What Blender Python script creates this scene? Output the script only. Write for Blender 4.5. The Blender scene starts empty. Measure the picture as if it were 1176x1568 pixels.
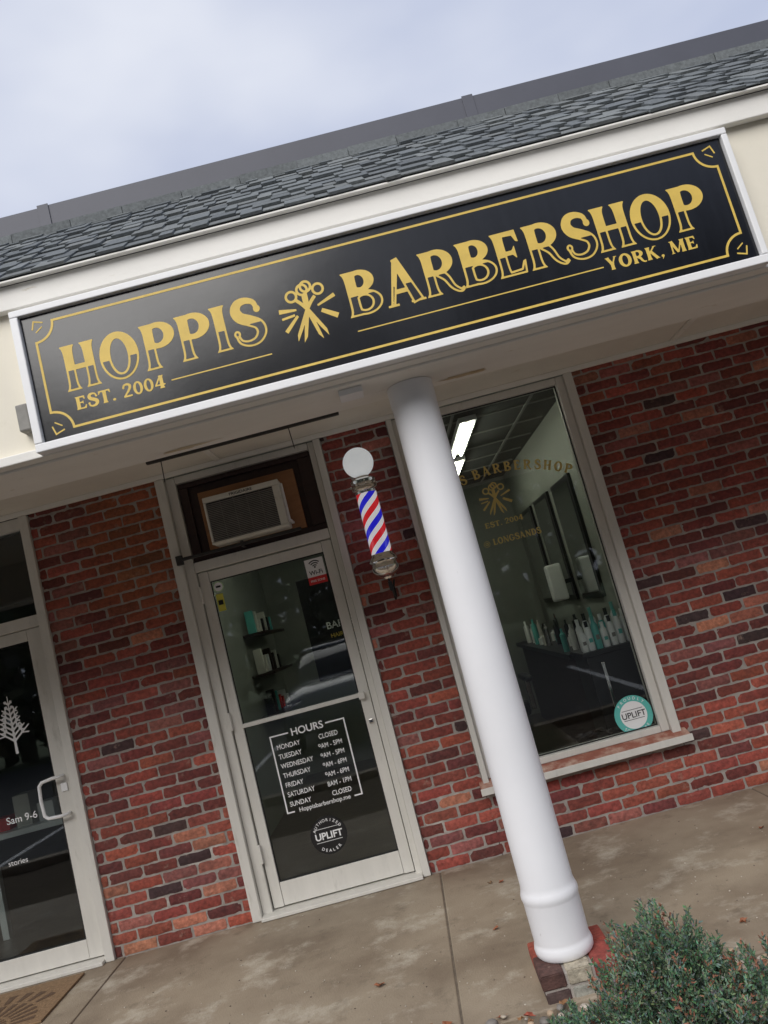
import bpy, bmesh, math, random
import numpy as np
from mathutils import Vector, Matrix, noise
random.seed(7); rnd=random.random
def U(a,b): return a+(b-a)*rnd()
scn=bpy.context.scene
scn.view_settings.view_transform='Standard'; scn.view_settings.look='None'; scn.view_settings.exposure=0
COL=scn.collection
# ---------------------------------------------------------------- materials
def mat(name,c,rough=.6,metal=0,var=0,vs=6,bump=0,bs=60,c2=None,attr=None,spec=None,coat=0,aniso=None,lo=.35,hi=.65,bdist=.003,dirt=None,dirt2=None):
    m=bpy.data.materials.new(name); m.use_nodes=True; nt=m.node_tree; N=nt.nodes; L=nt.links
    b=N['Principled BSDF']; b.inputs['Roughness'].default_value=rough; b.inputs['Metallic'].default_value=metal
    if spec is not None: b.inputs['Specular IOR Level'].default_value=spec
    if coat: b.inputs['Coat Weight'].default_value=coat; b.inputs['Coat Roughness'].default_value=.04
    b.inputs['Base Color'].default_value=(*c,1)
    g=N.new('ShaderNodeNewGeometry'); src=g.outputs['Position']
    if aniso:
        mp=N.new('ShaderNodeMapping'); mp.inputs['Scale'].default_value=aniso; L.new(src,mp.inputs[0]); src=mp.outputs[0]
    col=None
    if attr:
        a=N.new('ShaderNodeAttribute'); a.attribute_name=attr; col=a.outputs['Color']
    if c2 is not None or var:
        n=N.new('ShaderNodeTexNoise'); n.inputs['Scale'].default_value=vs; n.inputs['Detail'].default_value=8; n.inputs['Roughness'].default_value=.62
        L.new(src,n.inputs['Vector'])
        mr=N.new('ShaderNodeMapRange'); mr.inputs[1].default_value=lo; mr.inputs[2].default_value=hi; L.new(n.outputs['Fac'],mr.inputs[0])
        mx=N.new('ShaderNodeMix'); mx.data_type='RGBA'
        L.new(mr.outputs[0],mx.inputs[0])
        if c2 is not None:
            mx.inputs[7].default_value=(*c2,1)
            if col: L.new(col,mx.inputs[6])
            else: mx.inputs[6].default_value=(*c,1)
            col=mx.outputs[2]
        if var:
            mv=N.new('ShaderNodeMapRange'); mv.inputs[1].default_value=.25; mv.inputs[2].default_value=.75; mv.inputs[3].default_value=1-var; mv.inputs[4].default_value=1+var
            L.new(n.outputs['Fac'],mv.inputs[0])
            vm=N.new('ShaderNodeVectorMath'); vm.operation='SCALE'; L.new(mv.outputs[0],vm.inputs['Scale'])
            if col: L.new(col,vm.inputs[0])
            else: vm.inputs[0].default_value=c
            col=vm.outputs[0]
    for dd in (dirt,dirt2):
        if not dd: continue   # (color, scale, lo, hi)
        n=N.new('ShaderNodeTexNoise'); n.inputs['Scale'].default_value=dd[1]; n.inputs['Detail'].default_value=10; n.inputs['Roughness'].default_value=.7
        L.new(src,n.inputs['Vector'])
        mr=N.new('ShaderNodeMapRange'); mr.inputs[1].default_value=dd[2]; mr.inputs[2].default_value=dd[3]; L.new(n.outputs['Fac'],mr.inputs[0])
        mx=N.new('ShaderNodeMix'); mx.data_type='RGBA'; L.new(mr.outputs[0],mx.inputs[0]); mx.inputs[7].default_value=(*dd[0],1)
        if col: L.new(col,mx.inputs[6])
        else: mx.inputs[6].default_value=(*c,1)
        col=mx.outputs[2]
    if col: L.new(col,b.inputs['Base Color'])
    if bump:
        n=N.new('ShaderNodeTexNoise'); n.inputs['Scale'].default_value=bs; n.inputs['Detail'].default_value=6; L.new(g.outputs['Position'],n.inputs['Vector'])
        bp=N.new('ShaderNodeBump'); bp.inputs['Strength'].default_value=bump; bp.inputs['Distance'].default_value=bdist; L.new(n.outputs['Fac'],bp.inputs['Height']); L.new(bp.outputs[0],b.inputs['Normal'])
    return m
def emis(name,c,s):
    m=bpy.data.materials.new(name); m.use_nodes=True; b=m.node_tree.nodes['Principled BSDF']
    b.inputs['Base Color'].default_value=(*c,1); b.inputs['Emission Color'].default_value=(*c,1); b.inputs['Emission Strength'].default_value=s; return m
def glassmat(name,tint,refl=1.0):
    m=bpy.data.materials.new(name); m.use_nodes=True; nt=m.node_tree; N=nt.nodes; L=nt.links; N.clear()
    o=N.new('ShaderNodeOutputMaterial'); t=N.new('ShaderNodeBsdfTransparent'); t.inputs[0].default_value=(*tint,1)
    g=N.new('ShaderNodeBsdfGlossy'); g.inputs['Roughness'].default_value=.02; g.inputs[0].default_value=(.95,.97,1,1)
    f=N.new('ShaderNodeFresnel'); f.inputs[0].default_value=1.5
    mu=N.new('ShaderNodeMath'); mu.operation='MULTIPLY'; mu.inputs[1].default_value=refl; mu.use_clamp=True
    nz=N.new('ShaderNodeTexNoise'); nz.inputs['Scale'].default_value=1.2; nz.inputs['Detail'].default_value=0; geo=N.new('ShaderNodeNewGeometry'); L.new(geo.outputs['Position'],nz.inputs['Vector'])
    bp=N.new('ShaderNodeBump'); bp.inputs['Strength'].default_value=.08; bp.inputs['Distance'].default_value=.004; L.new(nz.outputs['Fac'],bp.inputs['Height']); L.new(bp.outputs[0],g.inputs['Normal'])
    mx=N.new('ShaderNodeMixShader'); L.new(f.outputs[0],mu.inputs[0]); L.new(mu.outputs[0],mx.inputs[0]); L.new(t.outputs[0],mx.inputs[1]); L.new(g.outputs[0],mx.inputs[2]); L.new(mx.outputs[0],o.inputs[0]); return m
M={}
M['brick']=mat('brick',(.25,.07,.05),.85,attr='Col',var=.5,vs=42,bump=.9,bs=130,dirt=((.40,.27,.21),12,.60,.80),dirt2=((.055,.022,.022),1.9,.50,.85))
M['mortar']=mat('mortar',(.44,.40,.36),.95,var=.2,vs=9,bump=.9,bs=160,c2=(.24,.21,.19),dirt=((.60,.56,.51),4,.58,.72))
M['frame']=mat('painted_aluminium',(.66,.64,.59),.5,var=.07,vs=5,dirt=((.42,.40,.35),7,.58,.85),aniso=(3,3,.7),bump=.15,bs=40)
M['white']=mat('white_paint',(.84,.84,.84),.45,var=.04,vs=4,bump=.1,bs=50)
M['trimwood']=mat('painted_wood',(.82,.80,.75),.6,var=.05,vs=3,dirt=((.50,.40,.26),5,.64,.74),aniso=(.8,2,3),bump=.3,bs=30)
M['cream']=mat('cream_fascia',(.80,.75,.63),.6,var=.05,vs=3,bump=.15,bs=25,dirt=((.62,.57,.46),2.5,.6,.85))
M['soffit']=mat('soffit_paint',(.76,.73,.66),.7,var=.07,vs=2.5,bump=.2,bs=20,dirt=((.56,.50,.38),4,.6,.75))
M['column']=mat('column_paint',(.83,.83,.85),.38,var=.03,vs=3,dirt=((.50,.49,.48),12,.67,.8),bump=.08,bs=18)
M['panel']=mat('sign_panel',(.009,.010,.013),.18,var=.3,vs=5,aniso=(7,1,.5),bump=.25,bs=5)
M['gold']=mat('gold_vinyl',(.70,.49,.095),.5,var=.12,vs=12)
M['inset']=mat('sign_black_ink',(.009,.010,.013),.25)
M['shingle']=mat('asphalt_shingle',(.1,.11,.12),.95,attr='Col',var=.35,vs=60,bump=1,bs=350,bdist=.002)
M['coping']=mat('metal_coping',(.080,.083,.105),.55,var=.12,vs=2,bump=.1,bs=8)
M['concrete']=mat('concrete',(.39,.32,.235),.66,var=.25,vs=1.3,bump=.6,bs=120,c2=(.20,.155,.11),lo=.38,hi=.60,dirt=((.56,.51,.42),3.2,.53,.74),dirt2=((.13,.10,.07),5.5,.56,.80),bdist=.004)
M['dirt']=mat('soil',(.10,.075,.05),.95,var=.4,vs=12,bump=1,bs=60,bdist=.02)
M['joint']=mat('joint_grit',(.15,.12,.09),.95,var=.4,vs=20,bump=1,bs=90)
M['asphalt']=mat('asphalt',(.055,.055,.058),.85,var=.25,vs=3,bump=.6,bs=150)
M['grass']=mat('grass_ground',(.06,.09,.03),.95,var=.4,vs=1.5,bump=1,bs=20)
M['black']=mat('black_paint',(.012,.012,.013),.35,var=.2,vs=10)
M['darkmetal']=mat('dark_metal',(.03,.028,.026),.55,var=.3,vs=30,bump=.3)
M['darkwood']=mat('dark_wood',(.028,.012,.010),.45,var=.35,vs=5,aniso=(1,1,6))
M['plywood']=mat('plywood',(.30,.145,.065),.75,var=.3,vs=4,aniso=(1,1,5))
M['barewood']=mat('bare_wood',(.55,.43,.26),.8,var=.3,vs=6,aniso=(1,5,1),c2=(.70,.65,.55))
M['acbody']=mat('ac_casing',(.68,.66,.59),.5,var=.06,vs=7,dirt=((.40,.36,.30),9,.6,.8))
M['acgrill']=mat('ac_grille',(.24,.23,.21),.6,var=.2,vs=20)
M['chrome']=mat('chrome',(.80,.78,.74),.14,1,var=.05,vs=30)
M['globe']=emis('lit_globe_glass',(.84,.88,.90),.36)
M['globe'].node_tree.nodes['Principled BSDF'].inputs['Roughness'].default_value=.1
M['headlamp']=mat('headlamp_glass',(.7,.7,.7),.1)
M['glassD']=glassmat('door_glass',(.86,.89,.88),1.15)
M['glassW']=glassmat('window_glass',(.90,.92,.91),.9)
M['vinyl']=mat('white_vinyl',(.85,.85,.85),.5)
M['iwall']=mat('interior_wall',(.27,.285,.25),.6,var=.08,vs=2)
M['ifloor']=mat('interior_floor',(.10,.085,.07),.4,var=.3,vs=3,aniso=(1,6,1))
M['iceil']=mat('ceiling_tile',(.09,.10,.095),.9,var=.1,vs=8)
M['tbar']=mat('ceiling_bar',(.30,.31,.29),.6)
M['tube']=emis('fluorescent_tube',(1,1,.84),12)
M['teal']=mat('teal_plastic',(.12,.50,.45),.35)
M['bottle']=mat('white_plastic',(.84,.86,.85),.3)
M['red']=mat('red_vinyl',(.65,.03,.03),.4)
M['mat']=mat('coir_mat',(.24,.15,.08),.95,var=.35,vs=60,bump=1,bs=250)
M['matd']=mat('coir_mat_rib',(.12,.07,.04),.95,var=.3,vs=60,bump=1,bs=250)
M['juniper']=mat('juniper_leaf',(.08,.12,.08),.7,attr='Col',var=.2,vs=30)
M['bark']=mat('bark',(.09,.055,.035),.9,var=.3,vs=30)
M['stone']=mat('river_stone',(.4,.36,.3),.6,attr='Col',var=.25,vs=40,bump=.3)
M['leafred']=mat('dead_leaf',(.22,.07,.03),.7,attr='Col',var=.3,vs=60)
M['mirror']=mat('mirror_silver',(.7,.72,.72),.03,1)
M['leather']=mat('black_leather',(.02,.02,.022),.35,bump=.3,bs=80)
M['carpaint']=mat('car_paint',(.05,.07,.11),.25,coat=1)
M['carglass']=mat('car_glass',(.01,.012,.014),.05)
M['rubber']=mat('rubber',(.02,.02,.02),.8)
M['foliage']=mat('tree_foliage',(.07,.075,.03),.9,attr='Col',var=.3,vs=3)
# pole stripes
m=bpy.data.materials.new('barber_stripes'); m.use_nodes=True; nt=m.node_tree;N=nt.nodes;L=nt.links;b=N['Principled BSDF']
tc=N.new('ShaderNodeTexCoord');sx=N.new('ShaderNodeSeparateXYZ');L.new(tc.outputs['Object'],sx.inputs[0])
at=N.new('ShaderNodeMath');at.operation='ARCTAN2';L.new(sx.outputs[1],at.inputs[0]);L.new(sx.outputs[0],at.inputs[1])
m1=N.new('ShaderNodeMath');m1.operation='MULTIPLY';m1.inputs[1].default_value=2/(2*math.pi);L.new(at.outputs[0],m1.inputs[0])
m2=N.new('ShaderNodeMath');m2.operation='MULTIPLY';m2.inputs[1].default_value=1/.165;L.new(sx.outputs[2],m2.inputs[0])
m3=N.new('ShaderNodeMath');m3.operation='SUBTRACT';L.new(m1.outputs[0],m3.inputs[0]);L.new(m2.outputs[0],m3.inputs[1])
m4=N.new('ShaderNodeMath');m4.operation='FRACT';L.new(m3.outputs[0],m4.inputs[0])
cr=N.new('ShaderNodeValToRGB');cr.color_ramp.interpolation='CONSTANT';e=cr.color_ramp.elements
e[0].position=0;e[0].color=(.82,.82,.85,1);e[1].position=.23;e[1].color=(.74,.02,.03,1)
x=e.new(.5);x.color=(.82,.82,.85,1);x=e.new(.73);x.color=(.02,.02,.74,1)
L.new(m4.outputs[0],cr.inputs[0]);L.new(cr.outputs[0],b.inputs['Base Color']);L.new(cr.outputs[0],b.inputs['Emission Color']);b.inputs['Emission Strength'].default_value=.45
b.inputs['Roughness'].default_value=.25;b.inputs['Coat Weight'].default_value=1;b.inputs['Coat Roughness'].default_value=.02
M['stripe']=m
# ---------------------------------------------------------------- helpers
def grp(name,loc=(0,0,0)):
    o=bpy.data.objects.new(name,None); o.location=loc; COL.objects.link(o); return o
def setp(o,parent):
    o.parent=parent; o.matrix_parent_inverse=Matrix.Translation(-parent.location)
def obj(name,me,parent=None,mats=(),smooth=False):
    o=bpy.data.objects.new(name,me); COL.objects.link(o)
    for k in mats: me.materials.append(M[k] if isinstance(k,str) else k)
    if parent: setp(o,parent)
    if smooth:
        for p in me.polygons: p.use_smooth=True
    return o
def box(name,x0,x1,y0,y1,z0,z1,m,parent=None,bev=.003):
    bm=bmesh.new(); bmesh.ops.create_cube(bm,size=1)
    for v in bm.verts: v.co=Vector(((v.co.x)*(x1-x0),(v.co.y)*(y1-y0),(v.co.z)*(z1-z0)))
    bev=min(bev,.3*min(x1-x0,y1-y0,z1-z0))
    if bev>0: bmesh.ops.bevel(bm,geom=bm.edges[:],offset=bev,segments=2,affect='EDGES',profile=.5)
    bm.transform(Matrix.Translation(((x0+x1)/2,(y0+y1)/2,(z0+z1)/2)))
    me=bpy.data.meshes.new(name); bm.to_mesh(me); bm.free(); return obj(name,me,parent,[m])
class MB:
    def __init__(s): s.v=[];s.f=[];s.c=[];s.m=[]
    def add(s,vs,fs,c=(1,1,1),mi=0):
        n=len(s.v); s.v+=vs
        for f in fs: s.f.append([i+n for i in f]); s.c.append(c); s.m.append(mi)
    def make(s,name,parent,mats,smooth=False):
        me=bpy.data.meshes.new(name); me.from_pydata(s.v,[],s.f); me.update()
        me.polygons.foreach_set('material_index',s.m)
        a=me.color_attributes.new('Col','FLOAT_COLOR','CORNER')
        cnt=np.array([len(f) for f in s.f]); arr=np.repeat(np.c_[np.array(s.c),np.ones(len(s.c))],cnt,axis=0).astype(np.float32)
        a.data.foreach_set('color',arr.ravel())
        return obj(name,me,parent,mats,smooth)
def lathe(name,prof,cx,cy,m,parent=None,n=48):
    vs=[];fs=[]
    for r,z in prof:
        for i in range(n):
            a=2*math.pi*i/n; vs.append((r*math.cos(a),r*math.sin(a),z))
    for j in range(len(prof)-1):
        for i in range(n):
            k=(i+1)%n; fs.append((j*n+i,j*n+k,(j+1)*n+k,(j+1)*n+i))
    me=bpy.data.meshes.new(name); me.from_pydata(vs,[],fs); me.update()
    o=obj(name,me,parent,[m],True)
    me.set_sharp_from_angle(angle=math.radians(35))
    o.location=(cx,cy,0); return o
def rod(name,pts,r,m,parent=None,res=3):
    cu=bpy.data.curves.new(name,'CURVE'); cu.dimensions='3D'; sp=cu.splines.new('POLY'); sp.points.add(len(pts)-1)
    for p,q in zip(sp.points,pts): p.co=(*q,1)
    cu.bevel_depth=r; cu.bevel_resolution=res; cu.use_fill_caps=True
    o=bpy.data.objects.new(name,cu); COL.objects.link(o); cu.materials.append(M[m])
    if parent: setp(o,parent)
    return o
def text(name,body,x,z,y,size,m,parent=None,align='LEFT',bold=0,rot=0,sx=1):
    cu=bpy.data.curves.new(name,'FONT'); cu.body=body; cu.size=size; cu.align_x=align; cu.offset=bold
    o=bpy.data.objects.new(name,cu); COL.objects.link(o); cu.materials.append(M[m]); o.location=(x,y,z); o.rotation_euler=(math.pi/2,rot,0); o.scale=(sx,1,1)
    if parent: setp(o,parent)
    return o
def disc(name,x,z,y,r,m,parent,r0=0,n=48):
    vs=[];fs=[]
    if r0==0:
        vs=[(x+r*math.cos(2*math.pi*i/n),y,z+r*math.sin(2*math.pi*i/n)) for i in range(n)]; fs=[tuple(range(n))]
    else:
        for i in range(n):
            a=2*math.pi*i/n; vs+=[(x+r*math.cos(a),y,z+r*math.sin(a)),(x+r0*math.cos(a),y,z+r0*math.sin(a))]
        for i in range(n):
            k=(i+1)%n; fs.append((2*i,2*k,2*k+1,2*i+1))
    me=bpy.data.meshes.new(name); me.from_pydata(vs,[],fs); me.update(); return obj(name,me,parent,[m])
def bxm(mb,x0,x1,y0,y1,z0,z1,c=(1,1,1),mi=0):
    mb.add([(x0,y0,z0),(x1,y0,z0),(x1,y1,z0),(x0,y1,z0),(x0,y0,z1),(x1,y0,z1),(x1,y1,z1),(x0,y1,z1)],[(3,2,1,0),(4,5,6,7),(0,1,5,4),(1,2,6,5),(2,3,7,6),(3,0,4,7)],c,mi)
# ---------------------------------------------------------------- SDF glyph font
def sd_poly(P):
    P=np.array(P,float)
    def f(x,y):
        d=np.full(x.shape,1e9); s=np.ones(x.shape); n=len(P)
        for i in range(n):
            a=P[i]; b=P[i-1]; e=b-a; wx=x-a[0]; wy=y-a[1]
            t=np.clip((wx*e[0]+wy*e[1])/(e@e+1e-12),0,1); bx=wx-e[0]*t; by=wy-e[1]*t
            d=np.minimum(d,bx*bx+by*by)
            c1=y>=a[1]; c2=y<b[1]; c3=e[0]*wy>e[1]*wx
            al=(c1&c2&c3)|(~c1&~c2&~c3); s=np.where(al,-s,s)
        return s*np.sqrt(d)
    return f
def stem(xc,y0=0,y1=1,w=.22,s=.065):
    ys=np.linspace(0,1,17); hw=w/2+s*np.abs(2*ys-1)**7
    return sd_poly([(xc-h,y0+(y1-y0)*t) for t,h in zip(ys,hw)]+[(xc+h,y0+(y1-y0)*t) for t,h in list(zip(ys,hw))[::-1]])
def bx(x0,x1,y0,y1): return sd_poly([(x0,y0),(x1,y0),(x1,y1),(x0,y1)])
def ell(cx,cy,rx,ry):
    def f(x,y):
        px=x-cx;py=y-cy;k=np.sqrt((px/rx)**2+(py/ry)**2);g=np.sqrt((px/rx**2)**2+(py/ry**2)**2)+1e-9; return k*(k-1)/g
    return f
def un(*F): return lambda x,y: np.minimum.reduce([f(x,y) for f in F])
def sub(a,b): return lambda x,y: np.maximum(a(x,y),-b(x,y))
def inter(a,b): return lambda x,y: np.maximum(a(x,y),b(x,y))
def cat(P,n=8):
    P=[np.array(p,float) for p in P]; P=[2*P[0]-P[1]]+P+[2*P[-1]-P[-2]]; o=[]
    for i in range(1,len(P)-2):
        for k in range(n):
            t=k/n; a,b,c,d=P[i-1:i+3]; o.append(.5*((2*b)+(-a+c)*t+(2*a-5*b+4*c-d)*t*t+(-a+3*b-3*c+d)*t**3))
    o.append(P[-2]); return o
def stroke(P,wf,n=6):
    S=cat(P,n); l=[];r=[]
    for i,p in enumerate(S):
        t=i/(len(S)-1); q=S[min(i+1,len(S)-1)]-S[max(i-1,0)]; q/=np.linalg.norm(q)+1e-9; w=wf(t)/2; nn=np.array([-q[1],q[0]])*w; l.append(p+nn); r.append(p-nn)
    return sd_poly(l+r[::-1])
def ln(a,b,w0,w1=None): return stroke([a,b],lambda t:w0+((w0 if w1 is None else w1)-w0)*t,2)
Pb=lambda: un(stem(.17),sub(inter(ell(.37,.72,.36,.29),bx(.17,1,0,1.1)),inter(ell(.35,.72,.15,.17),bx(.27,1,0,1))))
Sst=lambda: un(stroke([(.57,.74),(.52,.90),(.36,.97),(.20,.93),(.13,.78),(.20,.62),(.38,.51),(.54,.39),(.57,.22),(.46,.07),(.28,.03),(.12,.10),(.06,.28)],lambda t:.095+.15*math.sin(math.pi*t)**1.5),ell(.57,.74,.07,.08),ell(.07,.28,.07,.08))
G={
'H':(un(stem(.16),stem(.62),bx(.16,.62,.44,.55)),.78),'I':(stem(.17),.34),
'O':(sub(ell(.4,.5,.41,.53),ell(.4,.5,.18,.38)),.8),'0':(sub(ell(.3,.5,.30,.51),ell(.3,.5,.13,.38)),.6),
'P':(Pb(),.73),
'R':(un(Pb(),stroke([(.36,.50),(.50,.34),(.60,.12),(.74,0),(.84,.05)],lambda t:.21-.14*t)),.84),
'B':(un(stem(.17),sub(inter(ell(.35,.755,.31,.25),bx(.17,1,0,1.1)),inter(ell(.34,.755,.11,.14),bx(.27,1,0,1))),sub(inter(ell(.38,.265,.36,.275),bx(.17,1,-.1,1.1)),inter(ell(.37,.265,.15,.15),bx(.27,1,0,1)))),.74),
'A':(un(ln((.38,1.02),(.11,.02),.13,.10),ln((.36,1.04),(.66,.0),.15,.25),bx(.2,.58,.26,.36),bx(.0,.24,0,.05),bx(.5,.82,0,.05)),.82),
'E':(un(stem(.17),sd_poly([(.17,1),(.60,1),(.62,.72),(.56,.74),(.50,.88),(.17,.90)]),sd_poly([(.17,.46),(.42,.46),(.50,.36),(.50,.66),(.42,.56),(.17,.56)]),sd_poly([(.17,0),(.64,0),(.68,.30),(.61,.28),(.53,.12),(.17,.10)])),.69),
'S':(Sst(),.65),
'T':(un(stem(.36),sd_poly([(.0,1),(.72,1),(.74,.72),(.68,.74),(.62,.89),(.1,.89),(.04,.74),(-.02,.72)])),.72),
'Y':(un(ln((.13,1),(.38,.45),.2),ln((.66,1),(.42,.45),.1),stem(.38,0,.5),bx(0,.3,.95,1),bx(.54,.78,.95,1)),.78),
'K':(un(stem(.16),ln((.62,1),(.22,.48),.1),ln((.33,.62),(.68,0),.2),bx(.5,.74,.95,1),bx(.54,.82,0,.05)),.82),
'M':(un(ln((.14,1),(.12,0),.1),ln((.15,1),(.47,.06),.2,.16),ln((.82,1),(.47,.06),.09),stem(.84),bx(0,.24,0,.05),bx(0,.2,.95,1)),1.0),
'N':(un(ln((.14,1),(.14,0),.1),ln((.12,1),(.68,0),.2),ln((.7,1),(.7,0),.1),bx(0,.26,0,.05),bx(.58,.82,.95,1)),.82),
'L':(un(stem(.17),sd_poly([(.17,0),(.6,0),(.64,.30),(.57,.28),(.49,.12),(.17,.10)])),.65),
'D':(un(stem(.17),sub(inter(ell(.30,.5,.44,.5),bx(.17,1,-.1,1.1)),inter(ell(.28,.5,.24,.39),bx(.26,1,0,1)))),.76),
'G':(un(sub(sub(ell(.4,.5,.40,.52),ell(.4,.5,.20,.40)),bx(.42,.9,.5,.72)),bx(.48,.84,.40,.5),bx(.6,.78,.1,.48)),.84),
'2':(un(stroke([(.08,.74),(.16,.92),(.34,.98),(.50,.88),(.50,.68),(.34,.40),(.08,.08)],lambda t:.1+.08*math.sin(math.pi*t)),bx(.04,.58,0,.13),ell(.1,.74,.07,.07)),.62),
'4':(un(ln((.42,1),(.05,.28),.1),bx(0,.66,.22,.33),stem(.44)),.68),
'.':(ell(.12,.09,.1,.1),.26),',':(un(ell(.12,.09,.1,.1),ln((.17,.09),(.06,-.16),.1,.03)),.26),
'@':(un(sub(ell(.5,.4,.48,.48),ell(.5,.4,.41,.41)),sub(ell(.48,.4,.22,.24),ell(.48,.4,.12,.14)),bx(.62,.72,.2,.6)),1.05),
}
def fill_sdf(mb,f,x0,x1,y0,y1,nx,ny,tf):
    xs=np.linspace(x0,x1,nx+1); ys=np.linspace(y0,y1,ny+1); X,Y=np.meshgrid(xs,ys); D=f(X,Y)
    for j in range(ny):
        run=None
        for i in range(nx+1):
            ful = i<nx and D[j,i]<0 and D[j,i+1]<0 and D[j+1,i]<0 and D[j+1,i+1]<0
            if ful and run is None: run=i
            if not ful and run is not None:
                mb.add([tf(xs[run],ys[j]),tf(xs[i],ys[j]),tf(xs[i],ys[j+1]),tf(xs[run],ys[j+1])],[(0,1,2,3)]); run=None
            if i<nx and not ful:
                c=[(xs[i],ys[j],D[j,i]),(xs[i+1],ys[j],D[j,i+1]),(xs[i+1],ys[j+1],D[j+1,i+1]),(xs[i],ys[j+1],D[j+1,i])]
                if all(k[2]>=0 for k in c): continue
                o=[]
                for k in range(4):
                    a=c[k];b=c[(k+1)%4]
                    if a[2]<0:o.append((a[0],a[1]))
                    if (a[2]<0)!=(b[2]<0):
                        t=a[2]/(a[2]-b[2]); o.append((a[0]+(b[0]-a[0])*t,a[1]+(b[1]-a[1])*t))
                if len(o)>=3: mb.add([tf(*p) for p in o],[tuple(range(len(o)))])
def word(mb,s,x,z,h,y,total=None,gap=.08,res=26):
    w=sum(G[c][1]+gap if c!=' ' else .35 for c in s)-gap; k=(total/(w*h)) if total else 1; cx=0
    for c in s:
        if c==' ': cx+=.35; continue
        f,gw=G[c]; ox=cx
        fill_sdf(mb,f,-.08,gw+.08,-.18,1.08,int(res*(gw+.16)),int(res*1.26),(lambda a,b,ox=ox:(x+(a+ox)*h*k,y,z+b*h)))
        cx+=gw+gap
# ================================================================= BUILDING
WY=4.86
bld=grp('brick_storefront_building',(0,4.86,0))
XL,XR=-6.0,6.5
for i,(a,b,c,d) in enumerate([(-2.15,-1.31,-.1,2.80),(-.225,.215,-.1,2.80),(.215,1.445,-.1,.37),(1.445,XR,-.1,2.80),(XL,-4.5,-.1,2.80)]):
    box('mortar_wall_%d'%(i+1),a+.002,b-.002,WY+.006,WY+.19,c,d,'mortar',bld,bev=.001)
mb=MB(); pal=[((.275,.062,.044),5),((.215,.050,.040),5),((.32,.080,.052),4),((.155,.040,.035),3.5),((.060,.032,.033),1.0),((.40,.15,.10),1.3),((.27,.092,.078),2.5)]
pc=[p[0] for p in pal]; pw=[p[1] for p in pal]
def brick(mb,x0,x1,z0,z1,yf,col,depth=.03):
    nx=max(2,int((x1-x0)/.024)); nz=3; vs=[];fs=[]
    j=lambda s:U(-s,s)
    gx=[x0+(x1-x0)*i/nx for i in range(nx+1)]; gz=[z0+(z1-z0)*k/nz for k in range(nz+1)]
    tl=j(.0015)
    for k in range(nz+1):
        for i in range(nx+1):
            ex=i in(0,nx); ez=k in(0,nz); x=gx[i];z=gz[k]+tl*(2*i/nx-1)
            y=yf+j(.0014)
            if ex: x+=(.0014 if i==0 else -.0014)+j(.0024)
            if ez: z+=(.0010 if k==0 else -.0010)+j(.0025)
            if ex or ez: y+=.002+abs(j(.002))
            if ex and ez: y+=.002; x+= .002 if i==0 else -.002
            vs.append((x,y,z))
    W=nx+1
    for k in range(nz):
        for i in range(nx): a=k*W+i; fs.append((a,a+1,a+W+1,a+W))
    loop=[i for i in range(W)]+[k*W+nx for k in range(1,nz+1)]+[nz*W+i for i in range(nx-1,-1,-1)]+[k*W for k in range(nz-1,0,-1)]
    base=len(vs); cx=(x0+x1)/2; cz=(z0+z1)/2
    for q in loop:
        x,y,z=vs[q]; vs.append((x+(.0015 if x>cx else -.0015),yf+depth,z+(.001 if z>cz else -.001)))
    n=len(loop)
    for q in range(n):
        r=(q+1)%n; fs.append((loop[q],base+q,base+r,loop[r]))
    mb.add(vs,fs,col)
CH=.0677;BL=.2127
def spans(z0,z1):
    zc=(z0+z1)/2
    s=[(-2.148,-1.312),(XL,-4.502)]
    if zc<.37: s+=[(-.223,XR)]
    else: s+=[(-.223,.213),(1.447,XR)]
    return s
nc=int(2.75/CH)+1
for c in range(nc):
    z0=c*CH+.005; z1=min(z0+CH-.0098,2.77)
    off=(c%2)*BL/2+.03
    for a,b in spans(z0,z1):
        k=math.floor((a-off)/BL)
        while True:
            x0=off+k*BL; x1=x0+BL-.0098; k+=1
            if x0>b: break
            x0+=U(-.003,.003); x1+=U(-.003,.003)
            x0=max(x0,a); x1=min(x1,b)
            if x1-x0<.025: continue
            if .215<(x0+x1)/2<1.445 and z0<.37 and z1>.372: continue
            col=random.choices(pc,pw)[0]; q=U(.74,1.24); col=tuple(v*q*U(.92,1.08) for v in col)
            st=max(0,min(1,(z0-1.7)/.4))*max(0,min(1,(x0+2.0)/.2)) if x0<-1.3 else 0
            if st>0: col=tuple(u*(1-.5*st)+v*.5*st for u,v in zip(col,(.30,.105,.03)))
            brick(mb,x0,x1,z0,z1,WY+U(-.002,.0025),col)
mb.make('brick_courses',bld,['brick'])
box('soffit',XL,XR,3.375,4.95,2.765,2.80,'soffit',bld)
box('porch_beam',XL,XR,3.02,3.37,2.452,2.80,'trimwood',bld,bev=.006)
box('beam_bottom_board',XL,XR,2.955,3.018,2.462,2.50,'trimwood',bld,bev=.004)
box('fascia_board',XL,XR,2.985,3.017,2.502,3.165,'cream',bld)
box('eave_trim',XL,XR,2.945,2.983,3.085,3.187,'trimwood',bld,bev=.004)
box('wall_head_trim',XL,XR,4.825,4.855,2.735,2.764,'trimwood',bld)
for i,x in enumerate([-4.1,-.9,2.1,5.2]): box('soffit_batten_%d'%i,x,x+.035,3.38,4.82,2.752,2.764,'trimwood',bld,bev=.001)
box('soffit_junction_box',-.02,.08,3.06,3.16,2.425,2.4515,'white',bld,bev=.004)
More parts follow.
